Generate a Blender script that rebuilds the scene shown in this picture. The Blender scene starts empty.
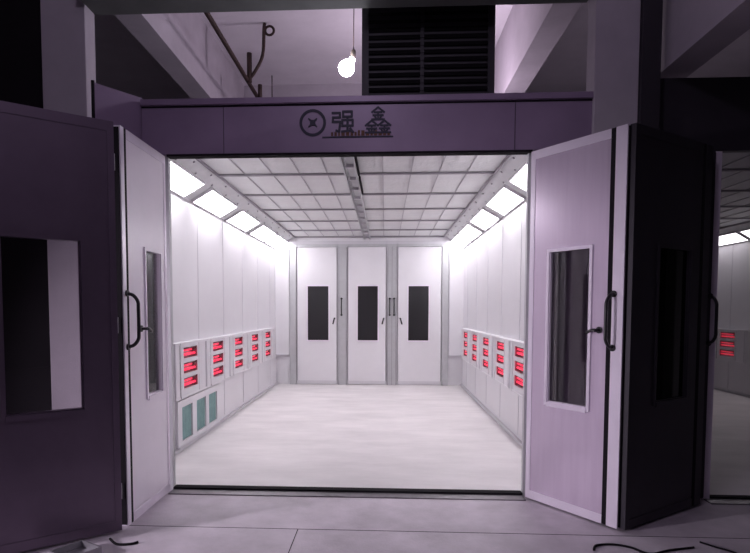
import bpy, bmesh, math, random
from mathutils import Vector, Matrix
random.seed(4)
C = bpy.context.scene.collection
PI = math.pi

# ------------------------------------------------------------------ materials
def mat(name, col, rough=.6, metal=0., spec=.5, noise=0., nscale=4., bump=0., bscale=60., stretch=None, emit=None, estr=0.,
        rvar=0., col2=None):
    m = bpy.data.materials.new(name); m.use_nodes = True
    nt = m.node_tree; b = nt.nodes['Principled BSDF']
    b.inputs['Base Color'].default_value = (*col, 1); b.inputs['Roughness'].default_value = rough
    b.inputs['Metallic'].default_value = metal; b.inputs['Specular IOR Level'].default_value = spec
    if emit:
        b.inputs['Emission Color'].default_value = (*emit, 1); b.inputs['Emission Strength'].default_value = estr
    if noise or bump or rvar:
        tc = nt.nodes.new('ShaderNodeTexCoord'); mp = nt.nodes.new('ShaderNodeMapping')
        nt.links.new(tc.outputs['Object'], mp.inputs[0])
        if stretch: mp.inputs['Scale'].default_value = stretch
    if noise or rvar:
        n = nt.nodes.new('ShaderNodeTexNoise'); n.inputs['Scale'].default_value = nscale; n.inputs['Detail'].default_value = 6
        n.inputs['Roughness'].default_value = .62
        nt.links.new(mp.outputs[0], n.inputs['Vector'])
    if noise:
        r = nt.nodes.new('ShaderNodeValToRGB')
        r.color_ramp.elements[0].position = .3; r.color_ramp.elements[1].position = .7
        c2 = col2 or tuple(c*(1-noise) for c in col)
        r.color_ramp.elements[0].color = (*c2, 1)
        r.color_ramp.elements[1].color = (*[min(1, c*(1+noise*.35)) for c in col], 1)
        nt.links.new(n.outputs[0], r.inputs[0]); nt.links.new(r.outputs[0], b.inputs['Base Color'])
    if rvar:
        mr = nt.nodes.new('ShaderNodeMapRange'); mr.inputs['To Min'].default_value = rough-rvar; mr.inputs['To Max'].default_value = rough+rvar
        nt.links.new(n.outputs[0], mr.inputs[0]); nt.links.new(mr.outputs[0], b.inputs['Roughness'])
    if bump:
        n2 = nt.nodes.new('ShaderNodeTexNoise'); n2.inputs['Scale'].default_value = bscale; n2.inputs['Detail'].default_value = 4
        nt.links.new(mp.outputs[0], n2.inputs['Vector'])
        bp = nt.nodes.new('ShaderNodeBump'); bp.inputs['Strength'].default_value = bump; bp.inputs['Distance'].default_value = .02
        nt.links.new(n2.outputs[0], bp.inputs['Height']); nt.links.new(bp.outputs[0], b.inputs['Normal'])
    return m

def glass(name, tint, refl):
    m = bpy.data.materials.new(name); m.use_nodes = True; nt = m.node_tree
    nt.nodes.remove(nt.nodes['Principled BSDF']); out = nt.nodes['Material Output']
    t = nt.nodes.new('ShaderNodeBsdfTransparent'); t.inputs[0].default_value = (*tint, 1)
    g = nt.nodes.new('ShaderNodeBsdfGlossy'); g.inputs['Roughness'].default_value = .02
    lw = nt.nodes.new('ShaderNodeFresnel'); lw.inputs[0].default_value = 1.5
    mx = nt.nodes.new('ShaderNodeMixShader')
    mm = nt.nodes.new('ShaderNodeMath'); mm.operation = 'MULTIPLY'; mm.inputs[1].default_value = refl
    nt.links.new(lw.outputs[0], mm.inputs[0]); nt.links.new(mm.outputs[0], mx.inputs[0])
    nt.links.new(t.outputs[0], mx.inputs[1]); nt.links.new(g.outputs[0], mx.inputs[2]); nt.links.new(mx.outputs[0], out.inputs[0])
    return m

M = {}
M['white'] = mat('white_panel', (.74, .72, .755), .32, 0, .5, noise=.05, nscale=1.6, rvar=.06)
M['seam'] = mat('seam_grey', (.61, .59, .63), .45)
M['ceil'] = mat('filter_cotton', (.71, .71, .715), .95, 0, .1, noise=.07, nscale=5, bump=.25, bscale=25)
M['grid'] = mat('grid_wire', (.30, .28, .31), .6)
M['cove'] = mat('cove_sheet', (.66, .66, .675), .5, 0, .5, noise=.08, nscale=9)
M['grid2'] = mat('grid_bar', (.40, .38, .41), .6)
M['galv'] = mat('galvanised', (.50, .50, .52), .45, .35, noise=.08, nscale=9)
M['bfloor'] = mat('booth_floor', (.73, .69, .70), .55, 0, .4, noise=.17, nscale=1.7, bump=.05, bscale=20, stretch=(.7, 1.5, 1))
M['conc'] = mat('concrete_floor', (.60, .54, .60), .62, 0, .45, noise=.30, nscale=2.2, bump=.12, bscale=60, rvar=.1)
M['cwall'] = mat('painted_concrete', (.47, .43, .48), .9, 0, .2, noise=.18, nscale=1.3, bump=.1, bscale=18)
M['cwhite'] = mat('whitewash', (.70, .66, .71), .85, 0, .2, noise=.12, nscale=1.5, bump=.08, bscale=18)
M['beam'] = mat('grey_beam', (.17, .18, .17), .9, 0, .2, noise=.2, nscale=3)
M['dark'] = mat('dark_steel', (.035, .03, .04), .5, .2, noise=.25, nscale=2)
M['header'] = mat('header_paint', (.29, .215, .325), .38, .15, noise=.12, nscale=2.5, rvar=.05)
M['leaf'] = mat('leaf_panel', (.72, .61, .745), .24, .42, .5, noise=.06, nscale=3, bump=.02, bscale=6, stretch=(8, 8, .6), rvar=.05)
M['leaf_lit'] = mat('leaf_panel_lit', (.90, .83, .92), .3, .0, .5, noise=.05, nscale=3, rvar=.05)  # leaf panel colour raised to carry the booth light on the left leaf
M['leaf_shaded'] = mat('leaf_panel_shaded', (.16, .12, .17), .32, .45, .5, noise=.15, nscale=3, rvar=.05)  # leaf panel colour darkened to carry the shade on the outer leaf
M['alu'] = mat('aluminium_edge', (.82, .75, .85), .28, .2, noise=.05, nscale=6)
M['rubber'] = mat('black_rubber', (.015, .013, .016), .9, spec=.1)
M['black'] = mat('black_plastic', (.012, .011, .014), .35)
M['thr'] = mat('threshold_steel', (.20, .18, .20), .45, .6, noise=.3, nscale=12)
M['red'] = mat('red_tube', (.5, .02, .04), .3, emit=(1, .045, .12), estr=.9)
M['refl'] = mat('reflector', (.62, .45, .48), .25, .7)
M['dimtube'] = mat('dark_tube', (.10, .02, .03), .3)
M['teal'] = mat('teal_filter', (.22, .36, .35), .8, 0, .3, noise=.2, nscale=14, bump=.2, bscale=90)
M['lamp'] = mat('lamp_white', (.9, .9, .9), .5, emit=(.985, .955, 1), estr=14.3)
M['lamp2'] = mat('lamp_white_dim', (.9, .9, .9), .5, emit=(1, .95, 1), estr=4.4)
M['bulb'] = mat('bulb_glow', (.9, .9, .9), .4, emit=(.93, .88, 1), estr=140.)
M['pitch'] = mat('louvre_and_unlit_black', (.012, .010, .013), .8, 0, .15, noise=.3, nscale=2)  # black louvres, and the hall darkness coloured into the side sheet
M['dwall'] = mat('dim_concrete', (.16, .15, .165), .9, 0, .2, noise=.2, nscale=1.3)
M['rust'] = mat('rusty_pipe', (.045, .022, .02), .7, .2, noise=.4, nscale=20)
M['red2'] = mat('red_tube_dim', (.5, .02, .04), .3, emit=(1, .07, .13), estr=.35)
M['brass'] = mat('brass_socket', (.5, .42, .35), .35, .7)
M['ink'] = mat('navy_lettering', (.012, .010, .035), .5)
M['orange'] = mat('faded_orange', (.12, .045, .02), .6)
M['glass'] = glass('clear_pane', (.86, .84, .86), 1.)
M['dglass'] = glass('dark_pane', (.05, .05, .06), .5)
M['sheet'] = mat('sheet_metal', (.42, .41, .44), .35, .7, noise=.1, nscale=8)

# ------------------------------------------------------------------ helpers
def box(bm, x0, x1, y0, y1, z0, z1, bev=0):
    if x0 > x1: x0, x1 = x1, x0
    if y0 > y1: y0, y1 = y1, y0
    vs = [bm.verts.new(p) for p in ((x0,y0,z0),(x1,y0,z0),(x1,y1,z0),(x0,y1,z0),(x0,y0,z1),(x1,y0,z1),(x1,y1,z1),(x0,y1,z1))]
    fs = [bm.faces.new([vs[i] for i in f]) for f in ((0,3,2,1),(4,5,6,7),(0,1,5,4),(1,2,6,5),(2,3,7,6),(3,0,4,7))]
    if bev:
        es = list({e for f in fs for e in f.edges})
        bmesh.ops.bevel(bm, geom=es, offset=bev, segments=2, affect='EDGES', profile=.6)

def prism(bm, pts, y0, y1):          # polygon in x,z swept along y
    a = [bm.verts.new((x, y0, z)) for x, z in pts]; b = [bm.verts.new((x, y1, z)) for x, z in pts]
    n = len(pts)
    bm.faces.new(a); bm.faces.new(b[::-1])
    for i in range(n): bm.faces.new((a[i], b[i], b[(i+1) % n], a[(i+1) % n]))
    bmesh.ops.recalc_face_normals(bm, faces=bm.faces[:])

def hexa(bm, p):                      # 8 points, bottom 4 ccw then top 4
    vs = [bm.verts.new(q) for q in p]
    for f in ((0,3,2,1),(4,5,6,7),(0,1,5,4),(1,2,6,5),(2,3,7,6),(3,0,4,7)): bm.faces.new([vs[i] for i in f])
    bmesh.ops.recalc_face_normals(bm, faces=bm.faces[:])

def tube(bm, path, r, seg=10, cap=True):
    path = [Vector(p) for p in path]; rings = []
    up = None
    for i, p in enumerate(path):
        d = (path[min(i+1, len(path)-1)] - path[max(i-1, 0)]).normalized()
        if up is None:
            up = Vector((0,0,1)) if abs(d.z) < .9 else Vector((1,0,0))
        u = d.cross(up).normalized(); w = u.cross(d).normalized(); up = w
        rr = r[i] if isinstance(r, (list, tuple)) else r
        rings.append([bm.verts.new(p + rr*(math.cos(2*PI*k/seg)*u + math.sin(2*PI*k/seg)*w)) for k in range(seg)])
    for a, b in zip(rings, rings[1:]):
        for k in range(seg):
            f = bm.faces.new((a[k], a[(k+1) % seg], b[(k+1) % seg], b[k])); f.smooth = True
    if cap: bm.faces.new(rings[0][::-1]); bm.faces.new(rings[-1])
    bmesh.ops.recalc_face_normals(bm, faces=bm.faces[:])

def smooth_path(pts, n=6):
    P = [Vector(p) for p in pts]; out = []
    Q = [P[0]] + P + [P[-1]]
    for i in range(1, len(Q)-2):
        for k in range(n):
            t = k/n; a, b, c, d = Q[i-1], Q[i], Q[i+1], Q[i+2]
            out.append(.5*((2*b)+(c-a)*t+(2*a-5*b+4*c-d)*t*t+(3*b-a-3*c+d)*t**3))
    out.append(P[-1]); return out

def obj(name, bm, m, parent=None):
    me = bpy.data.meshes.new(name); bm.to_mesh(me); bm.free()
    me.materials.append(m)
    o = bpy.data.objects.new(name, me); C.objects.link(o)
    if parent: o.parent = parent
    return o
def bxo(name, m, parent, *boxes, bev=0):
    bm = bmesh.new()
    for b in boxes: box(bm, *b, bev=bev)
    return obj(name, bm, m, parent)
def tag(o, label=None, cat=None, group=None, kind=None):
    if label: o['label'] = label
    if cat: o['category'] = cat
    if group: o['group'] = group
    if kind: o['kind'] = kind
    return o
def struct(name, m, label, *boxes):
    return tag(bxo(name, m, None, *boxes), label, kind='structure')
def empty(name, loc, rz, label, cat, group=None, kind=None):
    o = bpy.data.objects.new(name, None); C.objects.link(o); o.location = loc; o.rotation_euler = (0, 0, rz)
    o.empty_display_size = .1
    return tag(o, label, cat, group, kind)
def dup(root, loc, rz, label, group=None):
    def cp(o, par):
        c = o.copy(); C.objects.link(c)
        if par: c.parent = par
        for ch in o.children: cp(ch, c)
        return c
    r = cp(root, None); r.location = loc; r.rotation_euler = (0, 0, rz); r['label'] = label
    if group: r['group'] = group
    return r

# ------------------------------------------------------------------ dimensions
XL, XR, L, H = -2.036, 1.435, 6.65, 2.75
JL, JR, HZ = -1.632, 1.040, 2.53
GL, GR = XL+.36, XR-.36
OFF = 4.435                                        # second booth

# ------------------------------------------------------------------ the hall
struct('floor', M['conc'], 'grey stained concrete hall floor in front of the booth', (-6, 9, -9, 0.0, -.1, 0), (-6, 9, 0, 9, -.1, -.004))
jt = bxo('trim_1', M['rubber'], None, (-6, 9, -.775, -.770, -.002, .0012), (-.55, -.545, -9, -.77, -.002, .0012))
tag(jt, 'narrow saw-cut joints in the concrete hall floor', kind='structure')
struct('ceiling', M['cwhite'], 'grey concrete hall ceiling high above the booth', (-6, 9, -9, 9, 5.0, 5.15))
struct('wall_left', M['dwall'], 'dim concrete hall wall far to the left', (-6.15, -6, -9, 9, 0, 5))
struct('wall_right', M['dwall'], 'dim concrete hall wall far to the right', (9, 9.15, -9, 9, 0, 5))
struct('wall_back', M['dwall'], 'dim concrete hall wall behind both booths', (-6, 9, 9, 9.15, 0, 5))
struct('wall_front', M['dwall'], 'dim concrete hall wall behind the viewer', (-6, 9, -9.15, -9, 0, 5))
bm = bmesh.new(); box(bm, -2.577, -2.238, -.02, .14, 0, 5, bev=.008)
col_l = tag(obj('concrete_column', bm, M['cwall']), 'pale square concrete column left of the booth entrance', 'column', kind='structure')
bm = bmesh.new(); box(bm, 1.475, 1.783, -.06, .12, 0, 5, bev=.008)
col_r = tag(obj('concrete_column', bm, M['cwall']), 'grey square concrete column right of the booth entrance', 'column', kind='structure')
struct('trim_2', M['beam'], 'dark grey lintel beam spanning between the two columns', (-2.238, 1.475, -.13, .15, 3.66, 5))
struct('trim_3', M['cwall'], 'pale longitudinal ceiling beam running back from the left column', (-2.54, -2.28, .15, 8.9, 4.15, 5))
struct('trim_4', M['cwall'], 'cross beam under the hall ceiling far above the booth', (-2.28, 1.5, 5.3, 5.6, 4.4, 5))
struct('trim_5', M['cwall'], 'pale longitudinal ceiling beam running back from the right column', (1.5, 1.76, .13, 8.9, 4.15, 5))
struct('trim_6', M['cwall'], 'grey ceiling beam coming forward over the neighbouring booth', (1.97, 2.20, -5.5, .2, 3.10, 5))
struct('trim_7', M['dark'], 'dark steel upright beside the right column', (1.785, 1.915, -.10, .1, 2.6, 5))

struct('wall_side', M['pitch'], 'black sheet standing for the unlit hall left of the left concrete column', (-6, -2.578, .02, .14, 0, 5))  # added sheet, its black colour stands in for the unlit hall
# ------------------------------------------------------------------ booth shell
def booth_shell(dx, xl, xr, jl, jr, which, wm, back=True):
    w = f'{which} spray booth'
    fl = struct('floor', M['bfloor'] , f'pale painted floor inside the {w}', (xl, xr, .045, L, -.04, .0))
    s = []
    ys = [.95+1.02*k for k in range(6)]
    for side, x0, x1, xi, sg in (('left', xl-.12, xl, xl, 1), ('right', xr, xr+.12, xr, -1)):
        wl = struct('wall_'+side, wm, f'white panelled {side} wall inside the {w}', (x0, x1, .125, L+.06, 0, H+.05))
        bxo('joint_strip', M['seam'], wl, *[(xi, xi+sg*.0035, y-.006, y+.006, .06, 2.53) for y in ys])
        bb = bxo('baseboard_'+side, M['seam'], None, (xi, xi+sg*.035, .05, L, 0, .028))
        tag(bb, f'low grey base channel along the {side} wall of the {w}', kind='structure')
        # cove
        bm = bmesh.new()
        prism(bm, [(xi, 2.54), (xi+sg*.36, H), (xi+sg*.36, H+.06), (xi, H+.06)], .05, L)
        cv = tag(obj('trim_8' if side == 'left' else 'trim_9', bm, M['cove']), f'sloping galvanised cove between {side} wall and ceiling of the {w}', kind='structure')
        if which == 'brightly lit':
            nrm = Vector((sg*.21, 0, -.36)).normalized()
            bmb = bmesh.new()
            bmesh.ops.create_uvsphere(bmb, u_segments=8, v_segments=5, radius=.011)
            first = obj('bolt', bmb, M['grid'], cv)
            k = 0; y = .35
            while y < L-.1:
                t = .68 if k % 2 else .88
                p = Vector((xi+sg*.36*t, y, 2.54+.21*t)) + nrm*.002
                o = first if k == 0 else first.copy()
                if k: C.objects.link(o); o.parent = cv
                o.location = p
                k += 1; y += .27
    ws = ('white end wall of the ' + w)
    wb = struct('wall_back', wm, ws, (xl, xr, L, L+.06, 0, H+.05))
    bxo('top_rail', M['seam'], wb, (xl, xr, L-.03, L, 2.60, 2.66))
    # front frame
    return fl

booth_shell(0, XL, XR, JL, JR, 'brightly lit', M['white'])
booth_shell(OFF, 2.22, XR+OFF, 2.36, 5.3, 'dim neighbouring', M['white'])

# ceilings with filter cotton, wires and rails
def booth_ceiling(gl, gr, label, rail):
    ce = struct('ceiling', M['ceil'], label, (gl, gr, .05, L, H, H+.05))
    b = []; mid = (gl+gr)/2; p = (gr-gl)/10
    bm = bmesh.new()
    for k in range(-5, 6):
        x = mid+k*p
        box(bm, x-.005, x+.005, .05, L, H-.008, H)
    obj('lengthwise_bar', bm, M['grid2'], ce)
    bm = bmesh.new()
    for k in range(6):
        y = .47+1.05*k
        box(bm, gl, gr, y-.017, y+.017, H-.022, H-.004)
    obj('cross_bar', bm, M['grid'], ce)
    bm = bmesh.new()
    box(bm, gl-.004, gl+.012, .05, L, H-.025, H); box(bm, gr-.012, gr+.004, .05, L, H-.025, H)
    box(bm, gl, gr, L-.02, L, H-.03, H)
    obj('edge_bar', bm, M['grid'], ce)
    if rail:
        x0, x1 = -.39, -.27
        r = bxo('centre_rail', M['galv'], ce, (x0, x0+.012, .05, L-.02, H-.07, H-.02), (x1-.012, x1, .05, L-.02, H-.07, H-.02),
            (x0, x1, .05, L-.02, H-.034, H-.02), (x0+.03, x0+.036, .05, L-.02, H-.06, H-.03))
        bxo('clip', M['seam'], ce, *[(x0+.02, x1-.02, y, y+.03, H-.064, H-.03) for y in [.5+.52*k for k in range(12)]])
        bxo('dark_slot', M['rubber'], ce, (x1+.004, x1+.022, .1, 1.42, H-.055, H-.021), (x1+.004, x1+.022, 1.56, 2.35, H-.05, H-.021))
    return ce
booth_ceiling(GL, GR, 'white filter ceiling of the brightly lit booth in a grid of wires', True)
booth_ceiling(2.22+.36, XR+OFF-.36, 'dim filter ceiling of the neighbouring booth', False)

# ------------------------------------------------------------------ light fixtures
def make_fixture(lampmat, label, group):
    # local: wall edge at x=0, slopes inward(+x) and up; length along y from 0 to 1.1
    t = empty('corner_light', (0, 0, 0), 0, label, 'light fixture', group)
    d = Vector((.36, 0, .21)).normalized(); n = Vector((.21, 0, -.36)).normalized()
    W = .245; Ly = 1.08
    def slab(bm, a0, a1, y0, y1, n0, n1):
        P = lambda a, y, k: d*a + Vector((0, y, 0)) + n*k
        hexa(bm, [P(a0,y0,n1), P(a1,y0,n1), P(a1,y1,n1), P(a0,y1,n1), P(a0,y0,n0), P(a1,y0,n0), P(a1,y1,n0), P(a0,y1,n0)])
    bm = bmesh.new()
    slab(bm, 0, W+.02, 0, .022, .001, .03); slab(bm, 0, W+.02, Ly-.022, Ly, .001, .03)
    slab(bm, .0, .014, .022, Ly-.022, .001, .03); slab(bm, W+.004, W+.02, .022, Ly-.022, .001, .03)
    obj('frame', bm, M['white'], t)
    bm = bmesh.new(); slab(bm, .015, W+.003, .023, Ly-.023, .004, .022)
    obj('diffuser', bm, lampmat, t)
    bm = bmesh.new(); slab(bm, .015, W+.003, Ly-.085, Ly-.072, .022, .027)
    obj('divider', bm, M['seam'], t)
    return t
fy = [.42, 1.75, 3.09, 4.40, 5.56]
ordn = ['nearest the entrance', 'second from the entrance', 'third from the entrance', 'fourth from the entrance', 'farthest, beside the end wall']
f0 = make_fixture(M['lamp'], 'glowing white corner light above the left wall, '+ordn[0], 'corner lights of the bright booth')
f0.location = (XL, fy[0], 2.54)
for k in range(1, 5):
    dup(f0, (XL, fy[k], 2.54), 0, 'glowing white corner light above the left wall, '+ordn[k])
for k in range(5):
    dup(f0, (XR, fy[k]+1.08, 2.54), PI, 'glowing white corner light above the right wall, '+ordn[k])
g0 = make_fixture(M['lamp2'], 'dim corner light in the neighbouring booth, nearest one in view', 'corner lights of the neighbouring booth')
g0.location = (XR+OFF, fy[2]+1.08, 2.54); g0.rotation_euler = (0, 0, PI)
dup(g0, (XR+OFF, fy[3]+1.08, 2.54), PI, 'dim corner light in the neighbouring booth, middle one')
dup(g0, (XR+OFF, fy[4]+1.08, 2.54), PI, 'dim corner light in the neighbouring booth, beside its end wall')

# ------------------------------------------------------------------ infrared heaters
def make_heater(label, group):
    # local: wall plane x=0, front toward +x, y from 0 to 1.0 ; z 0.535-1.075 (origin at floor)
    t = empty('infrared_heater', (0, 0, 0), 0, label, 'heater', group)
    D = .085; z0, z1 = 0, .54; ya, yb = .25, .68
    zs = [(.085, .19), (.235, .34), (.385, .49)]
    B = [(0.006, D, 0, .006, z0, z1), (0.002, D, 1.0-.006, 1.0, z0, z1), (0.002, D, .006, .994, z0, z0+.006), (0.002, D, .006, .994, z1-.006, z1),
         (D-.006, D, .16, ya, z0, z1), (D-.006, D, yb, .99, z0, z1), (D-.006, D, 0, .135, z0, z1)]
    e = [z0] + [v for s in zs for v in s] + [z1]
    for i in range(0, 8, 2): B.append((D-.006, D, ya, yb, e[i], e[i+1]))
    B += [(D, D+.008, .0, .018, z0, z1), (D, D+.008, .982, 1.0, z0, z1), (D, D+.006, .018, .135, z0, z0+.02), (D, D+.006, .018, .135, z1-.02, z1),
          (D, D+.006, .16, .982, z0, z0+.02), (D, D+.006, .16, .982, z1-.02, z1)]
    bxo('housing', M['white'], t, *B)
    bxo('edge_gap', M['rubber'], t, (D-.03, D-.008, .133, .162, z0+.01, z1-.01))
    bxo('cover_joint', M['seam'], t, (D, D+.004, .72, .73, z0+.02, z1-.02), (D, D+.006, .955, .962, z0+.02, z1-.02))
    for (a, b) in zs:
        r = bxo('reflector', M['refl'], t, (.03, .034, ya-.01, yb+.01, a-.01, b+.01), (.034, D-.007, ya-.01, ya-.005, a-.01, b+.01),
                (.034, D-.007, yb+.005, yb+.01, a-.01, b+.01))
        bm = bmesh.new()
        tube(bm, [(.052, ya+.003, a+.03), (.052, yb-.003, a+.03)], .013, 8)
        tube(bm, [(.052, ya+.003, a+.072), (.052, yb-.10, a+.072)], .010, 8)
        obj('heating_tube', bm, M['red'], r)
        bm = bmesh.new()
        tube(bm, [(.055, ya+.003, b-.012), (.055, yb-.003, b-.012)], .011, 8)
        tube(bm, [(.062, yb-.09, a+.06), (.062, yb-.003, a+.078)], .008, 8)
        obj('grille_bar', bm, M['dimtube'], r)
    return t
h0 = make_heater('white infrared heater with red slots on the left wall, nearest the entrance', 'heaters on the left wall')
hy = [.97+1.005*k for k in range(5)]
h0.location = (XL, hy[0], .535)
for k in range(1, 5):
    dup(h0, (XL, hy[k], .535), 0, 'white infrared heater with red slots on the left wall, '+['', 'second from the entrance', 'third from the entrance', 'fourth from the entrance', 'farthest from the entrance'][k])
for k in range(5):
    dup(h0, (XR, 2.05+1.013*k, .535), PI, 'white infrared heater with red slots on the right wall, '+['nearest the open door leaf', 'second from the entrance', 'middle one', 'fourth from the entrance', 'farthest from the entrance'][k],
        'heaters on the right wall')
for k, w in ((2, 'nearest in view'), (3, 'middle one'), (4, 'farthest one')):
    h2 = dup(h0, (XR+OFF, 2.38+1.013*k, .535), PI, 'infrared heater on the far wall of the dim neighbouring booth, '+w, 'heaters in the neighbouring booth')
    for rf in h2.children:
        for tb in rf.children:
            if tb.name.startswith('heating_tube'):
                tb.material_slots[0].link = 'OBJECT'; tb.material_slots[0].material = M['red2']

# teal exhaust filters
t = empty('exhaust_filter', (XL, 1.19, 0.035), 0, 'low white filter frame with three teal panels under the nearest left heater', 'filter')
ps = [(.12, .445), (.585, .92), (1.03, 1.36)]
B = [(0.001, .03, 0, 1.48, 0, .05), (0.001, .03, 0, 1.48, .39, .465)]
e = [0] + [v for p in ps for v in p] + [1.48]
for i in range(0, 8, 2): B.append((0.001, .03, e[i], e[i+1], .05, .39))
B += [(.03, .038, 0.02, 1.46, .455, .465), (.03, .038, .02, 1.46, 0.0, .01)]
bxo('frame', M['white'], t, *B)
for a, b in ps:
    bxo('filter_panel', M['teal'], t, (.002, .012, a, b, .05, .39))
    # thin dark edge round each panel is geometry of the frame recess

# ------------------------------------------------------------------ handles
def pull_handle(parent, s, n, ln, z0, z1, side, r=.011, name='handle'):
    bm = bmesh.new(); k = side
    pts = [(s, k*.0, z0), (s, k*ln*.55, z0+.012), (s, k*ln*.95, z0+.05), (s, k*ln, z0+.10), (s, k*ln, z1-.10), (s, k*ln*.95, z1-.05), (s, k*ln*.55, z1-.012), (s, 0, z1)]
    tube(bm, smooth_path(pts, 5), r, 10)
    for z in (z0, z1):
        tube(bm, [(s, 0, z), (s, k*.012, z)], .021, 14)
    return obj(name, bm, M['black'], parent)
def lever(parent, s, z, side, dirx=-1, name='lever'):
    bm = bmesh.new(); k = side
    tube(bm, [(s, 0, z), (s, k*.008, z)], .022, 12)
    tube(bm, [(s, k*.006, z), (s, k*.045, z)], .009, 8)
    tube(bm, smooth_path([(s, k*.042, z), (s+dirx*.03, k*.048, z-.004), (s+dirx*.07, k*.044, z-.022)], 4), [.011]*4+[.010]*4+[.008], 8)
    return obj(name, bm, M['black'], parent)

# ------------------------------------------------------------------ end wall doors
def end_door(n, x0, x1, wx0, wx1, hx, lx, ld, label):
    yb = L; T = .045
    t = empty(f'door_{n}', ((x0+x1)/2, yb, 0), 0, label, None, kind='structure'); cx = (x0+x1)/2
    z0, z1, wz0, wz1 = .075, 2.54, .83, 1.83
    a, b, c, d = x0-cx, x1-cx, wx0-cx, wx1-cx
    bxo('panel', M['white'], t, (a, c, -T, -.002, z0, z1), (d, b, -T, -.002, z0, z1), (c, d, -T, -.002, z0, wz0), (c, d, -T, -.002, wz1, z1))
    bxo('kick_rail', M['seam'], t, (a, b, -T-.004, -.002, .012, z0))
    f = bxo('window_frame', M['alu'], t, (c-.02, c, -T-.01, -T, wz0-.02, wz1+.02), (d, d+.02, -T-.01, -T, wz0-.02, wz1+.02), (c, d, -T-.01, -T, wz0-.02, wz0), (c, d, -T-.01, -T, wz1, wz1+.02))
    bxo('window_pane', M['black'], t, (c, d, -.03, -.015, wz0, wz1))
    g = bxo('gasket', M['grid'], t, (a-.001, a+.007, -T-.003, -.002, z0, z1), (b-.007, b+.001, -T-.003, -.002, z0, z1))
    for q in hx:
        bm = bmesh.new(); s = q-cx
        tube(bm, [(s, -T-.05, 1.30), (s, -T-.05, 1.60)], .011, 8)
        for z in (1.30, 1.60): tube(bm, [(s, -.01, z), (s, -T-.05, z)], .02, 8); 
        obj('handle', bm, M['black'], t)
    bm = bmesh.new(); s = lx-cx
    tube(bm, [(s, -T, 1.235), (s, -T-.03, 1.235)], .016, 8)
    tube(bm, [(s, -T-.03, 1.245), (s+ld*.012, -T-.034, 1.20), (s+ld*.03, -T-.03, 1.13)], .013, 8)
    obj('lever', bm, M['black'], t)
end_door(1, -1.63, -.885, -1.43, -1.045, [-.80], -.93, -1, 'white door with dark window, left of the three in the end wall')
end_door(2, -.685, .025, -.50, -.131, [.09], -.02, -1, 'white door with dark window, middle of the three in the end wall')
end_door(3, .235, 1.035, .433, .802, [.17], .285, 1, 'white door with dark window, right of the three in the end wall')
tr = struct('trim_10', M['galv'], 'grey aluminium posts and head framing the three end wall doors',
       (-1.77, -1.645, L-.05, L, 0, 2.55), (-.872, -.70, L-.05, L, 0, 2.55), (.040, .222, L-.05, L, 0, 2.55), (1.048, 1.165, L-.05, L, 0, 2.55),
       (-1.77, 1.165, L-.05, L, 2.55, 2.60))
bxo('post_line', M['grid'], tr, *[(x-.004, x+.004, L-.056, L-.05, .0, 2.55) for x in (-.85, -.715, .055, .13, .205)])
# corner duct panels of the end wall
for n, x0, x1, sd in ((11, XL, -1.775, 'left'), (12, 1.17, XR, 'right')):
    o = struct(f'trim_{n}', M['white'], f'shallow white duct panel in the far {sd} corner of the bright booth', (x0+.002, x1, L-.07, L-.001, .55, 2.52))
    bxo('border', M['seam'], o, (x0+.002, x1, L-.075, L-.07, .55, .565), (x1-.012 if sd == 'left' else x0, x1 if sd == 'left' else x0+.012, L-.075, L-.07, .565, 2.52))

# ------------------------------------------------------------------ front frame
struct('wall_front', M['galv'], 'grey steel jamb panels either side of the bright booth entrance',
       (XL-.06, JL, .0, .05, 0, 2.553), (JR, 1.475, .0, .05, 0, 2.553))
hd = empty('booth_header', (-.15, 0, 2.52), 0, 'long dark purple steel header with a logo above the bright booth entrance', 'header panel')
hx0, hx1 = -1.815+.15, 1.474+.15
bxo('panel', M['header'], hd, (hx0, hx1, -.03, .05, .034, .385))
bxo('top_lip', M['header'], hd, (hx0, hx1, -.055, .05, .386, .43), bev=.004)
bxo('bottom_edge', M['rubber'], hd, (JL+.15, JR+.17, -.034, .05, .018, .033))
bxo('shadow_groove', M['rubber'], hd, (hx0, hx1, -.0335, -.03, .372, .382))
bxo('seam', M['dark'], hd, (.93+.15, .934+.15, -.032, -.03, .034, .37), (-1.2+.15, -1.196+.15, -.032, -.03, .034, .37))
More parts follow.
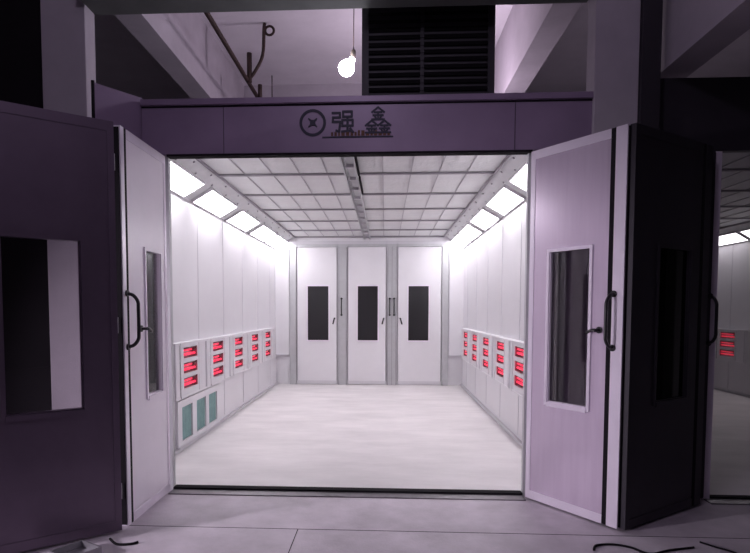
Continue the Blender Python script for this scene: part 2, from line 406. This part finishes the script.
# emblem: ring with an angular mark inside
def ring(bm, cx, cz, r0, r1, y, n=36):
    f = []
    for rr, yy in ((r0, y), (r1, y), (r1, y+.004), (r0, y+.004)):
        f.append([bm.verts.new((cx+rr*math.cos(2*PI*k/n), yy, cz+rr*math.sin(2*PI*k/n))) for k in range(n)])
    for a in range(4):
        for k in range(n): bm.faces.new((f[a][k], f[a][(k+1) % n], f[(a+1) % 4][(k+1) % n], f[(a+1) % 4][k]))
    bmesh.ops.recalc_face_normals(bm, faces=bm.faces[:])
ex, ez = -.535+.15, .247
bm = bmesh.new(); ring(bm, ex, ez, .078, .098, -.035)
obj('emblem_ring', bm, M['ink'], hd)
bm = bmesh.new()
for a in (45, 135):
    for s in (-1, 1):
        c, sn = math.cos(math.radians(a)), math.sin(math.radians(a))
        p = [(-.040*s*0+.0, 0)]
        hexa(bm, [(ex+s*c*.005-sn*.010, -.035, ez+s*sn*.005+c*.010), (ex+s*c*.005+sn*.010, -.035, ez+s*sn*.005-c*.010), (ex+s*c*.045+sn*.004, -.035, ez+s*sn*.045-c*.004), (ex+s*c*.045-sn*.004, -.035, ez+s*sn*.045+c*.004),
                  (ex+s*c*.005-sn*.010, -.031, ez+s*sn*.005+c*.010), (ex+s*c*.005+sn*.010, -.031, ez+s*sn*.005-c*.010), (ex+s*c*.045+sn*.004, -.031, ez+s*sn*.045-c*.004), (ex+s*c*.045-sn*.004, -.031, ez+s*sn*.045+c*.004)])
box(bm, ex-.02, ex+.02, -.0356, -.0308, ez-.02, ez+.02)
obj('emblem_mark', bm, M['ink'], hd)
def strokes(segs, x, z, k, name, w=.0165):
    bm = bmesh.new()
    for q, (ax, az, bx, bz) in enumerate(segs):
        a = Vector((x+ax*k, z+az*k)); b = Vector((x+bx*k, z+bz*k)); d = (b-a).normalized(); n = Vector((-d.y, d.x))*w/2; e = d*w*.35
        c = [a-e-n, b+e-n, b+e+n, a-e+n]; y0 = -.0352-.00002*q
        hexa(bm, [(p.x, y0, p.y) for p in c] + [(p.x, -.0302, p.y) for p in c])
    return obj(name, bm, M['ink'], hd)
strokes([(0,9,3.5,9),(3.5,9,3.5,7),(.3,7,3.5,7),(.3,7,.2,5),(.2,5,3.6,5),(3.6,5,3.2,.5),(3.2,.5,1.8,1),
         (5,9.6,9,9.6),(5,9.6,5,7.3),(9,9.6,9,7.3),(5,7.3,9,7.3),(4.6,5.8,9.4,5.8),(4.6,5.8,4.6,3.2),(9.4,5.8,9.4,3.2),(4.6,3.2,9.4,3.2),(7,7.3,7,.8),(4.4,.5,9,1),(8.3,2,9.6,.2)],
        -.39+.15, .172, .0158, 'lettering')
def gold(cx, cz, q): return [(cx+a*q, cz+b*q, cx+c*q, cz+d*q) for a, b, c, d in ((0,10,-5,6),(0,10,5,6),(-3,6,3,6),(-4,3.6,4,3.6),(0,6,0,.5),(-2.6,2.8,-1.6,1),(2.6,2.8,1.6,1),(-5,.3,5,.3))]
strokes(gold(5, 5.3, .5)+gold(2.4, 0, .5)+gold(7.6, 0, .5), -.145+.15, .168, .0178, 'lettering', .0135)
# small illegible line under the characters, and the swash from the ring
bm = bmesh.new(); x = -.40+.15
while x < .02+.15:
    w = random.uniform(.012, .026); box(bm, x, x+w, -.0352, -.0305, .150, .150+random.uniform(.024, .04)); x += w+.010
obj('small_lettering', bm, M['orange'], hd)
bm = bmesh.new(); box(bm, ex+.07, .055+.15, -.0343, -.0303, .136, .146)
obj('underline', bm, M['ink'], hd)
# angled wing at the header's left end
bm = bmesh.new()
a0, a1 = Vector((-1.818, -.005)), Vector((-2.03, -.33)); nn = Vector((a1-a0)).normalized(); pn = Vector((-nn.y, nn.x))*.03
hexa(bm, [(a0.x, a0.y, 0), (a1.x, a1.y, 0), (a1.x-pn.x, a1.y-pn.y, 0), (a0.x-pn.x, a0.y-pn.y, 0), (a0.x, a0.y, 2.975), (a1.x, a1.y, 2.975), (a1.x-pn.x, a1.y-pn.y, 2.975), (a0.x-pn.x, a0.y-pn.y, 2.975)])
wing = tag(obj('side_screen', bm, M['header']), 'tall dark angled screen panel joining the left end of the header', 'panel', kind='structure')
wing.name = 'wall_side.001'
bm = bmesh.new(); tube(bm, [(-2.035, -.335, 0), (-2.035, -.335, 2.985)], .012, 8); obj('edge_trim', bm, M['rubber'], wing)
# threshold
t = empty('threshold', (-.3, -.06, 0), 0, 'dark steel threshold strip across the bright booth entrance', 'threshold')
bxo('plate', M['thr'], t, (JL+.3, JR+.3, -.055, .055, -.01, .008))
bxo('rubber_seal', M['rubber'], t, (JL+.3, JR+.3, .056, .13, -.01, .022))
t = empty('threshold', (3.83, -.06, 0), 0, 'dark threshold strip at the entrance of the dim neighbouring booth', 'threshold')
bxo('plate', M['thr'], t, (-1.47, 1.47, -.055, .055, -.01, .008)); bxo('rubber_seal', M['rubber'], t, (-1.47, 1.47, .056, .115, -.01, .02))

# ------------------------------------------------------------------ door leaves
def leaf(loc, ang, side, W, win, label, pm, gap=.13, hs=None, lev=None, hbow=.075, pane=None, wz0=.80, fm=None, wf=None, H1=2.53, name='folding_door_leaf'):
    """local +x along the leaf from its hinge, visible face at y=0 with its normal toward side*y"""
    t = empty(name, loc, ang, label, 'door')
    k = side; T = .05; z0 = .015; a, b = win; wz1 = 1.80
    fr = .04; fm = fm or M['alu']
    q = lambda x0, x1, y0, y1, za, zb: (x0, x1, k*y0, k*y1, za, zb)
    s1 = W-gap
    B = [q(fr, a, -.004, -T+.006, z0+.06, H1-.06), q(b, s1, -.004, -T+.006, z0+.06, H1-.06),
         q(a, b, -.004, -T+.006, z0+.06, wz0), q(a, b, -.004, -T+.006, wz1, H1-.06)]
    bxo('panel', pm, t, *B)
    bxo('frame', fm, t, q(0, fr, 0, -T, z0, H1), q(fr, s1, 0, -T, z0, z0+.06), q(fr, s1, 0, -T, H1-.06, H1))
    bxo('edge_stile', fm, t, q(s1+.035, W, 0, -T, z0, H1))
    bxo('gasket', M['rubber'], t, q(s1, s1+.035, -.002, -T+.004, z0, H1), q(W, W+.006, -.008, -T+.004, z0+.01, H1-.01))
    f = bxo('window_frame', wf or fm, t, q(a-.022, a, .006, -.004, wz0-.022, wz1+.022), q(b, b+.022, .006, -.004, wz0-.022, wz1+.022),
        q(a, b, .010, -.004, wz0-.03, wz0), q(a, b, .006, -.004, wz1, wz1+.022),
        q(a, a+.006, -.004, -T+.006, wz0, wz1), q(b-.006, b, -.004, -T+.006, wz0, wz1), q(a, b, -.004, -T+.006, wz0-.001, wz0+.008))
    bxo('window_pane', pane or M['glass'], t, q(a+.006, b-.006, -.022, -.027, wz0+.008, wz1))
    if hs is not None: pull_handle(t, hs, 0, hbow, 1.16, 1.50, k)
    if lev is not None: lever(t, lev, 1.27, k)
    bm = bmesh.new()
    for z in (.25, 1.3, 2.3): tube(bm, [(-.008, -k*T*.9, z-.05), (-.008, -k*T*.9, z+.05)], .010, 8)
    obj('hinge', bm, M['galv'], t)
    return t
# right leaf, swung wide open
leaf((1.045, -.062, 0), math.atan2(-.655, .44), -1, .765, (.185, .515), 'wide open lilac metal door leaf with narrow window right of the bright entrance', M['leaf'],
     gap=.115, hs=.70, lev=.60, wz0=.75)
# left leaf, square to the opening
leaf((JL, -.062, 0), -PI/2, 1, .76, (.13, .40), 'narrow looking lit door leaf standing edge on at the left of the bright entrance', M['leaf_lit'], gap=.085, hs=.715, lev=.50, wf=M['leaf_lit'])
# outer left leaf, folded back
leaf((JL-.01, -.89, 0), math.atan2(-.656, -.755), 1, .90, (.205, .62), 'shaded folded door leaf with a clear window at the left edge of the photo', M['leaf_shaded'], gap=.12, hs=.82, lev=.71, fm=M['leaf_shaded'])
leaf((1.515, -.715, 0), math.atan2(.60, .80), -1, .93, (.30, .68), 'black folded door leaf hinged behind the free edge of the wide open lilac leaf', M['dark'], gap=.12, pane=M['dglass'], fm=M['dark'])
# closed leaf of the neighbouring booth
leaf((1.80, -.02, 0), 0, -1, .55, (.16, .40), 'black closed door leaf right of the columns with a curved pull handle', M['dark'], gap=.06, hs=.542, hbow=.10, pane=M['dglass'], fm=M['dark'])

# neighbouring booth front
hd2 = struct('trim_13', M['dark'], 'black header panel over the neighbouring booth entrance', (1.785, 5.95, -.0, .05, 2.535, 3.05))
struct('trim_14', M['dark'], 'black steel upright between the two booths', (1.70, 1.985, -.14, -.085, 0, 2.60))
po = bxo('trim_15', M['alu'], None, (2.356, 2.40, -.01, .05, 0, 2.53)); tag(po, 'slim bright metal post at the left side of the neighbouring booth entrance', kind='structure')
struct('wall_front', M['dark'], 'dark jamb panel at the right side of the neighbouring booth entrance', (5.3, 5.95, 0, .05, 0, 2.53))

# ------------------------------------------------------------------ overhead things
t = empty('exhaust_duct', (.325, .30, 2.85), 0, 'large black louvred duct standing on the booth roof behind the header', 'duct')
bxo('casing', M['dark'], t, (-.513, .513, .02, 1.3, 0, 1.6), bev=.006)
bxo('front_frame', M['dark'], t, (-.513, -.46, -.0, .02, 0, 1.6), (.46, .513, 0, .02, 0, 1.6), (-.46, .46, 0, .02, 0, .05), (-.46, .46, 0, .02, 1.55, 1.6), (-.06, -.03, 0, .02, .05, 1.55))
bm = bmesh.new()
for k in range(26):
    z = .08+k*.057
    hexa(bm, [(-.46, .0, z), (.46, .0, z), (.46, .019, z+.03), (-.46, .019, z+.03), (-.46, .0, z+.005), (.46, .0, z+.005), (.46, .019, z+.035), (-.46, .019, z+.035)])
obj('louvre', bm, M['pitch'], t)
struct('trim_16', M['galv'], 'flat roof skin on top of the bright booth', (XL-.06, XR+.03, .06, L+.06, 2.815, 2.85))

t = empty('pendant_bulb', (-.285, .90, 3.60), 0, 'bare glowing light bulb hanging on a wire above the header', 'light bulb')
bm = bmesh.new(); tube(bm, [(0, 0, .06), (.004, 0, .6), (0, 0, 1.40)], .0045, 6); obj('wire', bm, M['rust'], t)
bm = bmesh.new(); tube(bm, [(0.002, 0, .075), (0, 0, .06), (-.004, 0, .02), (-.008, 0, -.01)], [.012, .022, .024, .024], 12); obj('socket', bm, M['brass'], t)
bm = bmesh.new()
ax = Vector((-.55, -.1, -.83)).normalized(); o0 = Vector((-.008, 0, -.005))
prof = [(0, .024), (.02, .03), (.04, .046), (.07, .064), (.10, .070), (.13, .063), (.152, .042), (.166, .014)]
tube(bm, [o0+ax*a for a, r in prof], [r for a, r in prof], 20); obj('glass_bulb', bm, M['bulb'], t)

pp = empty('rusty_pipe', (-1.755, 2.0, 4.3), 0, 'rusty brown pipe running under the hall ceiling with an upright branch', 'pipe')
bm = bmesh.new(); tube(bm, [(0, -1.7, 0), (0, 3.2, 0)], .026, 10); obj('main_pipe', bm, M['rust'], pp)
for y in (-1.2, 2.9):
    bm = bmesh.new(); tube(bm, [(0, y, .02), (0, y, .70)], .008, 6); obj('hanger_rod', bm, M['rust'], pp)
bm = bmesh.new(); tube(bm, [(.03, 1.2, -.03), (.03, 1.2, .33)], .032, 8); obj('stub', bm, M['rust'], pp)
bm = bmesh.new(); tube(bm, smooth_path([(.02, 1.2, 0), (.10, 1.2, .10), (.20, 1.2, .30), (.22, 1.2, .62), (.23, 1.2, .69)], 6), .022, 8)
for k in range(1):
    ringp = [(.29+.055*math.cos(a), 1.2, .60+.055*math.sin(a)) for a in [2*PI*i/16 for i in range(17)]]
    tube(bm, ringp, .016, 8)
obj('branch', bm, M['rust'], pp)
bm = bmesh.new(); tube(bm, [(.05, 1.75, -.05), (.05, 1.75, .14)], .03, 8); obj('stub', bm, M['rust'], pp)
sp = empty('pipe_stub', (.985, .6, 2.85), 0, 'small bent brown pipe standing on the booth roof beside the duct', 'pipe')
bm = bmesh.new(); tube(bm, smooth_path([(0, 0, 0), (.02, 0, .13), (.07, 0, .19), (.17, 0, .22)], 5), .014, 8); obj('pipe', bm, M['rust'], sp)
bm = bmesh.new(); tube(bm, [(.15, 0, .21), (.19, 0, .235)], .026, 8); obj('end_cap', bm, M['rust'], sp)

# ------------------------------------------------------------------ floor clutter
t = empty('sheet_metal_tray', (-1.735, -1.27, 0), math.radians(-30), 'shallow grey sheet metal tray lying on the floor before the dark leaf', 'tray')
bm = bmesh.new()
box(bm, -.09, .10, -.11, .09, 0.001, .012)
for b in ((-.09, .10, .082, .09, .012, .05), (-.09, .10, -.11, -.102, .012, .05), (.092, .10, -.102, .082, .012, .05), (-.09, -.082, -.102, .082, .012, .05)): box(bm, *b)
obj('tray', bm, M['sheet'], t)
def cable(pts, r, label):
    bm = bmesh.new(); tube(bm, smooth_path(pts, 8), r, 8); return tag(obj('cable', bm, M['rubber']), label, 'cable')
cable([(-1.66, -1.02, .008), (-1.58, -1.10, .008), (-1.50, -1.09, .008), (-1.47, -1.06, .008)], .008, 'short black cable end on the floor below the left door leaves')
cable([(1.22, -1.02, .007), (1.26, -.95, .007), (1.36, -.93, .007), (1.45, -.97, .007), (1.52, -1.06, .007), (1.66, -1.0, .007), (1.82, -.95, .007)], .007, 'dark cable curling on the floor near the wide open leaf')
cable([(1.90, -.86, .006), (1.95, -.93, .006), (2.02, -1.02, .006), (2.06, -1.2, .006)], .006, 'thin dark cable on the floor below the black closed leaf')

# ------------------------------------------------------------------ lights: lamp behind the viewer and added unseen fill
def lamp(loc, e, col, r=.1):
    l = bpy.data.lights.new('unseen_lamp', 'POINT'); l.energy = e; l.color = col; l.shadow_soft_size = r
    o = bpy.data.objects.new('unseen_lamp', l); C.objects.link(o); o.location = loc
    return o
lamp((.6, -7.2, 3.6), 5, (.86, .72, 1), .15)
lamp((-.4, -3.3, 4.3), 44, (.88, .76, 1), .12)  # added overhead fill, brightens the header, floor and columns
lamp((.56, 3.1, 3.75), 68, (1., .84, 1), .15)  # added out of sight behind the duct to brighten the hall ceiling
sp_ = bpy.data.lights.new('unseen_spot', 'SPOT'); sp_.energy = 780; sp_.color = (.97, .86, 1); sp_.spot_size = math.radians(48); sp_.spot_blend = .8; sp_.shadow_soft_size = .12  # unseen spot added to light the open right leaf and left column
so = bpy.data.objects.new('unseen_spot', sp_); C.objects.link(so); so.location = (-5.4, -3.6, 1.6)
so.rotation_euler = (Vector((-.5, -.2, .45)) - so.location).to_track_quat('-Z', 'Y').to_euler()

w = bpy.data.worlds.new('w'); bpy.context.scene.world = w; w.use_nodes = True
w.node_tree.nodes['Background'].inputs[0].default_value = (.03, .02, .04, 1); w.node_tree.nodes['Background'].inputs[1].default_value = .2

# ------------------------------------------------------------------ camera (fitted)
cam = bpy.data.cameras.new('camera'); co = bpy.data.objects.new('camera', cam); C.objects.link(co)
cam.sensor_width = 36; cam.lens = 600/750*36; cam.clip_start = .05
cam.shift_x = (375-352.24)/750; cam.shift_y = (345.28-276.5)/750
co.matrix_world = Matrix.Translation((0, -4.5023, 1.4)) @ Matrix.Rotation(.0541, 4, 'Z') @ Matrix.Rotation(PI/2-.0596, 4, 'X') @ Matrix.Rotation(.0014, 4, 'Z')
sc = bpy.context.scene; sc.camera = co
vs = sc.view_settings; vs.view_transform = 'Standard'; vs.look = 'None'; vs.gamma = 1; vs.use_curve_mapping = False; vs.exposure = 0
